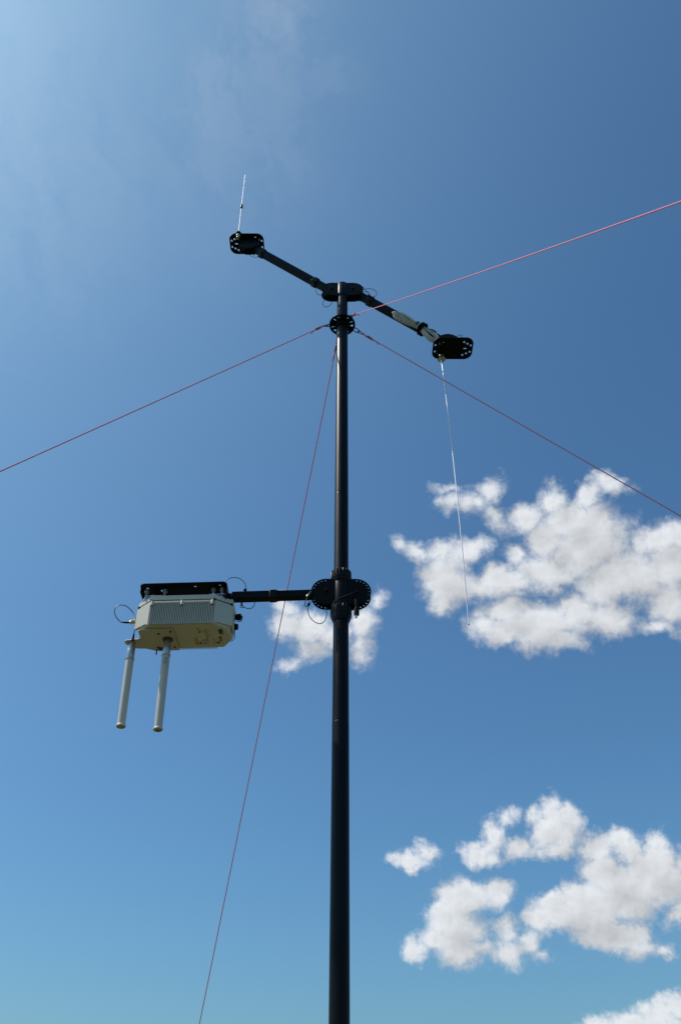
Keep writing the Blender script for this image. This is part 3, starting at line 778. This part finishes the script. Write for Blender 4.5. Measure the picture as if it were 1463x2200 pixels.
def build_radio():
    B = 0.0015
    bot = [(-0.112, -0.0625), (0.087, -0.0625), (0.122, -0.030), (0.130, 0.045), (0.106, 0.0805), (-0.118, 0.0805), (-0.142, 0.045), (-0.139, -0.028)]
    mid = [(-0.112, -0.0635), (0.087, -0.0635), (0.134, -0.029), (0.137, 0.045), (0.107, 0.0815), (-0.120, 0.0815), (-0.152, 0.045), (-0.150, -0.024)]
    top = [(-0.112, -0.0600), (0.087, -0.0600), (0.1410, -0.028), (0.1425, 0.045), (0.107, 0.0780), (-0.122, 0.0780), (-0.159, 0.045), (-0.160, -0.022)]
    prism([(bot, -0.153), (mid, -0.146), (top, -0.129), (top, -0.0655)]).build('body', MT['beige'], radio, bevel=B)
    prism([([(x * .985, y * .97) for x, y in OCT], -0.0662), ([(x * .985, y * .97) for x, y in OCT], -0.0615)]).build('gasket', MT['seal'], radio)
    prism([(OCT, -0.0620), (OCT, -0.047), ([(x * .97, y * .95) for x, y in OCT], -0.0445)]).build('lid', MT['beige'], radio, bevel=B)
    # rim under the lid on the front
    prism([(OCT, -0.0715), (OCT, -0.0660)]).build('body_rim', MT['beige'], radio, bevel=0.001)
    # angled corner panels with the scalloped lower edge
    def corner(p, q, name, flip):
        p, q = Vector((p[0], p[1], 0)), Vector((q[0], q[1], 0)); u = (q - p).normalized(); nn = Vector((u.y, -u.x, 0)) if not flip else Vector((-u.y, u.x, 0))
        L = (q - p).length; zt = -0.0716
        low = [(0, -0.1515), (0.10, -0.1480), (0.24, -0.1455), (0.42, -0.1445), (0.55, -0.1452), (0.58, -0.1435), (0.80, -0.1438), (1, -0.1430)]
        vs = []; 
        for k, z in low: vs.append(p + u * (L * k) + Vector((0, 0, z)))
        for k in (1, 0): vs.append(p + u * (L * k) + Vector((0, 0, zt)))
        n = len(vs); allv = [v + nn * 0.0035 for v in vs] + [v - nn * 0.006 for v in vs]
        fs = [tuple(range(n)), tuple(reversed(range(n, 2 * n)))] + [(i, (i + 1) % n, (i + 1) % n + n, i + n) for i in range(n)]
        mb = MB().add(allv, fs); me = mb.mesh(name)
        bm = bmesh.new(); bm.from_mesh(me); bmesh.ops.recalc_face_normals(bm, faces=bm.faces); bm.to_mesh(me); bm.free()
        finish(name, me, MT['beige'], radio, sharp=25)
    corner((-0.112, -0.0625), (-0.1595, -0.0235), 'corner_panel', True)
    corner((0.087, -0.0625), (0.1410, -0.0285), 'corner_panel', False)
    # cooling fins front and back: too fine to pick apart singly, joined
    for sy, zb in ((-1, -0.1545), (1, -0.1540)):
        mb = MB(); nf = 37; x0, x1 = -0.110, 0.085
        for k in range(nf):
            x = x0 + (x1 - x0) * (k + .5) / nf
            y0, y1 = (-0.0600, -0.0705) if sy < 0 else (0.0780, 0.0885)
            zt = -0.0765
            w = 0.00125
            yc = (y0 + y1) / 2; hy = abs(y1 - y0) / 2
            mb.add([(x - w, yc - hy, zb), (x + w, yc - hy, zb), (x + w, yc + hy, zb), (x - w, yc + hy, zb),
                    (x - w * .8, yc - hy, zt), (x + w * .8, yc - hy, zt), (x + w * .8, yc + hy, zt), (x - w * .8, yc + hy, zt)],
                   [(0, 3, 2, 1), (4, 5, 6, 7), (0, 1, 5, 4), (1, 2, 6, 5), (2, 3, 7, 6), (3, 0, 4, 7)])
        o = mb.build('cooling_fins', MT['beige'], radio); o['kind'] = 'stuff'
    MB().box((-0.0125, -0.0655, -0.0742), (0.199, 0.009, 0.0048)).build('fin_ledge', MT['beige'], radio, bevel=0.0012)
    for x in (-0.1065, -0.0135, 0.0815):
        mb = MB(); mb.lathe([(0.0048, -0.0155), (0.0048, -0.002), (0.0042, 0.0)], 16, T(x, -0.0700, -0.0705)); mb.build('screw_boss', MT['beige'], radio)
        MB().lathe([(0.0030, -0.0185), (0.0030, -0.0150)], 12, T(x, -0.0700, -0.0705)).build('screw', MT['screw'], radio)
    # lid screws
    for x, y in ((-0.108, -0.060), (0.083, -0.060), (0.136, -0.024), (-0.154, -0.018), (-0.152, 0.040), (0.136, 0.040)):
        MB().lathe([(0.0042, -0.046), (0.0042, -0.042), (0.003, -0.0405)], 14, T(x, y, 0)).build('lid_screw', MT['steel'], radio)
    for x, y in ((-0.1580, -0.0270), (0.1385, -0.0325), (-0.112, -0.0655), (0.087, -0.0655)):
        MB().lathe([(0.0026, -0.0700), (0.0026, -0.0608)], 10, T(x, y, 0)).build('lid_latch', MT['rubber'], radio)
    # bolts and clamp feet between lid and plate
    for x in (-0.1390, -0.080, 0.076, 0.104):
        for y in (-0.034, 0.034):
            MB().lathe([(0.0075, -0.046), (0.0075, -0.038), (0.0042, -0.037), (0.0042, -0.012), (0.0080, -0.011), (0.0080, -0.0035)], 6 if x > 0 else 16, T(x, y, 0)).build('hanger_bolt', MT['steel'], radio)
    for x in (-0.110, 0.090):
        MB().box((x, 0, -0.030), (0.052, 0.086, 0.0035)).build('clamp_foot', MT['steel'], radio, bevel=0.001)
    # right hand ports
    def port(y, z, parts, name):
        mb = MB()
        mb.lathe(parts, 24, Matrix.Translation((0.1425, y, z)) @ Matrix.Rotation(R(90), 4, 'Y'))
        return mb
    port(0.004, -0.090, [(0.0125, -0.004), (0.0125, 0.004), (0.0085, 0.005), (0.0085, 0.008), (0.0108, 0.009), (0.0112, 0.021), (0.0095, 0.023), (0.005, 0.0235), (0.0045, 0.027)], 'a').build('port_cap', MT['rubber'], radio)
    port(0.008, -0.1235, [(0.0120, -0.006), (0.0120, 0.004), (0.0100, 0.008), (0.0095, 0.0135), (0.007, 0.0145)], 'b').build('port_cap', MT['rubber'], radio)
    MB().box((0.1425, 0.002, -0.108), (0.006, 0.034, 0.072)).build('port_panel', MT['beige'], radio, bevel=0.002)
    MB().tube(spline([(0.164, 0.004, -0.092), (0.1695, 0.0, -0.098), (0.1685, -0.002, -0.106), (0.161, 0, -0.110), (0.151, 0.002, -0.106)], 6), 0.0012, 8).build('cap_tether', MT['wire'], radio)
    MB().tube(spline([(0.148, 0.006, -0.131), (0.1470, 0.004, -0.138), (0.1465, 0.012, -0.146), (0.145, 0.030, -0.151), (0.132, 0.048, -0.153)], 6), 0.0010, 8).build('ground_wire', MT['wire'], radio)
    # left N connector
    MB().lathe([(0.0060, 0.0), (0.0105, 0.001), (0.0105, 0.006), (0.0085, 0.007), (0.0085, 0.011), (0.0098, 0.012), (0.0098, 0.024), (0.0065, 0.028), (0.0045, 0.033)], 12,
               Matrix.Translation((-0.157, 0.004, -0.0975)) @ Matrix.Rotation(R(-90), 4, 'Y')).build('antenna_port', MT['brass'], radio)
    MB().lathe([(0.0060, 0.0), (0.0060, 0.005)], 12, Matrix.Translation((-0.157, 0.004, -0.060)) @ Matrix.Rotation(R(-90), 4, 'Y')).build('vent_plug', MT['rubber'], radio)
    # label print on the underside: small marks too fine to read
    zl = -0.1536; DX, DY = -0.004, 0.0195
    def flat(x0, y0, x1, y1, m, name, z=zl, parent=radio):
        return MB().box(((x0 + x1) / 2 + DX, (y0 + y1) / 2 + DY, z), (abs(x1 - x0), abs(y1 - y0), 0.0010)).build(name, MT[m], parent)
    flat(0.0225, 0.000, 0.0315, 0.042, 'yellow', 'warning_sticker')
    rnd = random.Random(11)
    def print_block(x0, y0, x1, y1, cols, fill=0.7, w=0.0012):
        mb = MB()
        for c in range(cols):
            x = x0 + (x1 - x0) * (c + .5) / cols; y = y0
            while y < y1 - 0.001:
                l = rnd.uniform(0.0015, 0.006)
                if rnd.random() < fill: mb.box((x, min(y + l / 2, y1), zl - 0.0002), (w, l * .86, 0.0010))
                y += l
        return mb
    mb = MB()
    for args in ((0.1035, -0.050, 0.1165, -0.020, 6, 0.8, 0.0014), (0.100, -0.006, 0.1085, 0.022, 3, 0.85, 0.0016), (0.069, -0.046, 0.073, -0.004, 2, 0.6, 0.0008),
                 (0.044, 0.008, 0.060, 0.040, 5, 0.45, 0.0008), (0.0405, -0.060, 0.044, -0.049, 2, 0.8, 0.0010), (0.076, 0.004, 0.092, 0.040, 4, 0.45, 0.0008), (0.0525, -0.044, 0.0555, -0.034, 2, 0.7, 0.0008)):
        q = print_block(*args); mb.add(q.v, q.f)
    mb.v = [(x + DX, y + DY, z) for x, y, z in mb.v]
    mb.box((0.0600, 0.0095, zl - 0.0002), (0.0011, 0.086, 0.0010))
    mb.box((0.0345, 0.0515, zl - 0.0002), (0.0065, 0.0085, 0.0010)); mb.box((0.0915, 0.0515, zl - 0.0002), (0.0070, 0.0090, 0.0010))
    mb.lathe([(0.0035, -0.0005), (0.0035, 0.0005)], 16, T(0.0400, -0.0165, zl - 0.0002))
    mb.build('printed_marks', MT['ink'], radio)
build_radio()

# beige bracket under the box carrying the two stick antennas
def antenna_bracket():
    t = thing('antenna_bracket', 'beige flat plate with a tongue screwed beneath left half of the radio', 'bracket', RAD_O, rot=RAD_R)
    FR[t.name] = Vector((0, 0, 0))
    P = [(-0.038, -0.0445), (-0.038, 0.0830), (-0.1100, 0.0830), (-0.120, 0.0790), (-0.132, 0.0720), (-0.144, 0.0670), (-0.166, 0.0660), (-0.172, 0.0630), (-0.176, 0.0530), (-0.1805, 0.0490),
         (-0.1910, 0.0460), (-0.1985, 0.0370), (-0.2005, 0.026), (-0.1985, 0.0190), (-0.192, 0.0150), (-0.1540, 0.0100), (-0.1465, 0.003), (-0.1455, -0.038), (-0.140, -0.0445)]
    me = sheet(P, [], 0.0040, T(0, 0, -0.1565))
    finish('bracket_plate', me, MT['beige2'], t)
    for x, y in ((-0.0861, -0.0213), (-0.0472, -0.0324), (-0.0485, 0.0615), (-0.102, 0.062)):
        MB().lathe([(0.0022, -0.1620), (0.0036, -0.1613), (0.0036, -0.1580)], 12, T(x, y, 0)).build('screw', MT['screw'], t)
    MB().lathe([(0.0022, -0.1755), (0.0022, -0.1580)], 10, T(-0.1085, 0.077, 0)).build('stud', MT['screw'], t)
    MB().box((-0.094, 0.069, -0.1610), (0.012, 0.014, 0.006)).build('stud_block', MT['screw'], t, bevel=0.001)
antenna_bracket()

def stick_antenna(x, y, L, label, flange):
    base = RM @ Vector((x, y, -0.1588))
    t = thing('stick_antenna', label, 'antenna', base, 'stick antennas under the radio', rot=RAD_R)
    FR[t.name] = Vector((0, 0, 0))
    t.rotation_euler = (0, R(-2.9 if flange else -3.3), 0)
    if flange:
        MB().lathe([(0.0155, -0.0045), (0.0165, -0.003), (0.0165, -0.0005)], 28).build('base_nut', MT['screw'], t)
    MB().lathe([(0.0118, -0.0555), (0.0125, -0.054), (0.0125, -0.012), (0.0112, -0.010), (0.0112, -0.001)], 36).build('ferrule', MT['alu'], t)
    MB().lathe([(0.0130, -0.0605), (0.0141, -0.0595), (0.0141, -0.0565), (0.0130, -0.0555)], 36).build('ferrule_ring', MT['alu'], t)
    MB().lathe([(0.0120, -L + 0.006), (0.0123, -L * .5), (0.0124, -0.0601)], 36).build('radome', MT['fibre'], t)
    MB().lathe([(0.0125, -L - 0.001), (0.0142, -L + 0.0005), (0.0142, -L + 0.0035), (0.0124, -L + 0.0065)], 36).build('end_rim', MT['fibre'], t)
    MB().lathe([(0.0122, -L - 0.0018), (0.0126, -L - 0.0010)], 32).build('end_cap', MT['cap'], t)
    if flange:
        MB().lathe([(0.0030, -L - 0.0026), (0.0030, -L - 0.0017)], 12).build('drain_hole', MT['ink'], t)
        # wrapped paper label with fine print
        mb = MB(); vs = []; fs = []; a0, a1, N = -112, -55, 8
        for z in (-0.068, -0.098):
            for k in range(N + 1):
                a = R(a0 + (a1 - a0) * k / N); vs.append((0.0127 * math.cos(a), 0.0127 * math.sin(a), z))
        for k in range(N): fs.append((k, N + 1 + k, N + 2 + k, k + 1))
        lab = mb.add(vs, fs).build('paper_label', MT['white'], t)
        mb = MB(); rnd = random.Random(5)
        for a in (-106, -99, -78, -71, -64):
            z = -0.0700
            while z > -0.095:
                l = rnd.uniform(0.001, 0.004)
                if rnd.random() < 0.75:
                    ar = R(a); c = Vector((0.0129 * math.cos(ar), 0.0129 * math.sin(ar), z - l / 2)); tt = Vector((-math.sin(ar), math.cos(ar), 0)) * 0.0005
                    mb.add([c - tt + Vector((0, 0, l * .42)), c - tt - Vector((0, 0, l * .42)), c + tt - Vector((0, 0, l * .42)), c + tt + Vector((0, 0, l * .42))], [(0, 1, 2, 3)])
                z -= l
        mb.build('fine_print', MT['ink'], lab)
        for z in (-0.016, -0.030, -0.050):
            MB().lathe([(0.0018, 0), (0.0018, 0.0010)], 8, frame((0.0122 * math.cos(R(-48)), 0.0122 * math.sin(R(-48)), z), (math.cos(R(-48)), math.sin(R(-48)), 0))).build('set_screw', MT['ink'], t)
    return t
stick_antenna(-0.1780, 0.0300, 0.281, 'grey white stick antenna hanging from the outer tongue of the beige bracket', False)
stick_antenna(-0.0630, 0.0140, 0.302, 'grey white stick antenna with paper label hanging beneath the radio box', True)

# jumper cable looping from the box's left port to the outer antenna
jumper = thing('jumper_cable', 'thin grey cable looping from left port of the radio to outer antenna', 'cable', at(263, 1320, 2.137))
JP = [(281, 1336.8), (278, 1337.4), (263, 1337.2), (258, 1334.5), (250.5, 1326), (246.4, 1315.4), (248.6, 1305.8), (255.3, 1300.8), (263, 1299.8), (272.5, 1302.5), (281, 1309.7), (288, 1319), (291.2, 1328.8, 2.128), (292, 1337.4, 2.120), (292, 1345, 2.124), (290, 1354.6, 2.130), (288.3, 1362.3), (286.8, 1372)]
wire(JP, 2.137, jumper, 'cable', r=0.0017, m='greycable')
MB().tube([at(278.5, 1337.2, 2.137), at(271, 1337.6, 2.137), at(263, 1336.9, 2.137)], [0.0034, 0.0030, 0.0022], 12).build('boot', MT['rubber'], jumper)
MB().tube([at(288.4, 1362, 2.137), at(287, 1370, 2.138), at(286, 1376, 2.139)], [0.0024, 0.0034, 0.0050], 12).build('boot', MT['rubber'], jumper)
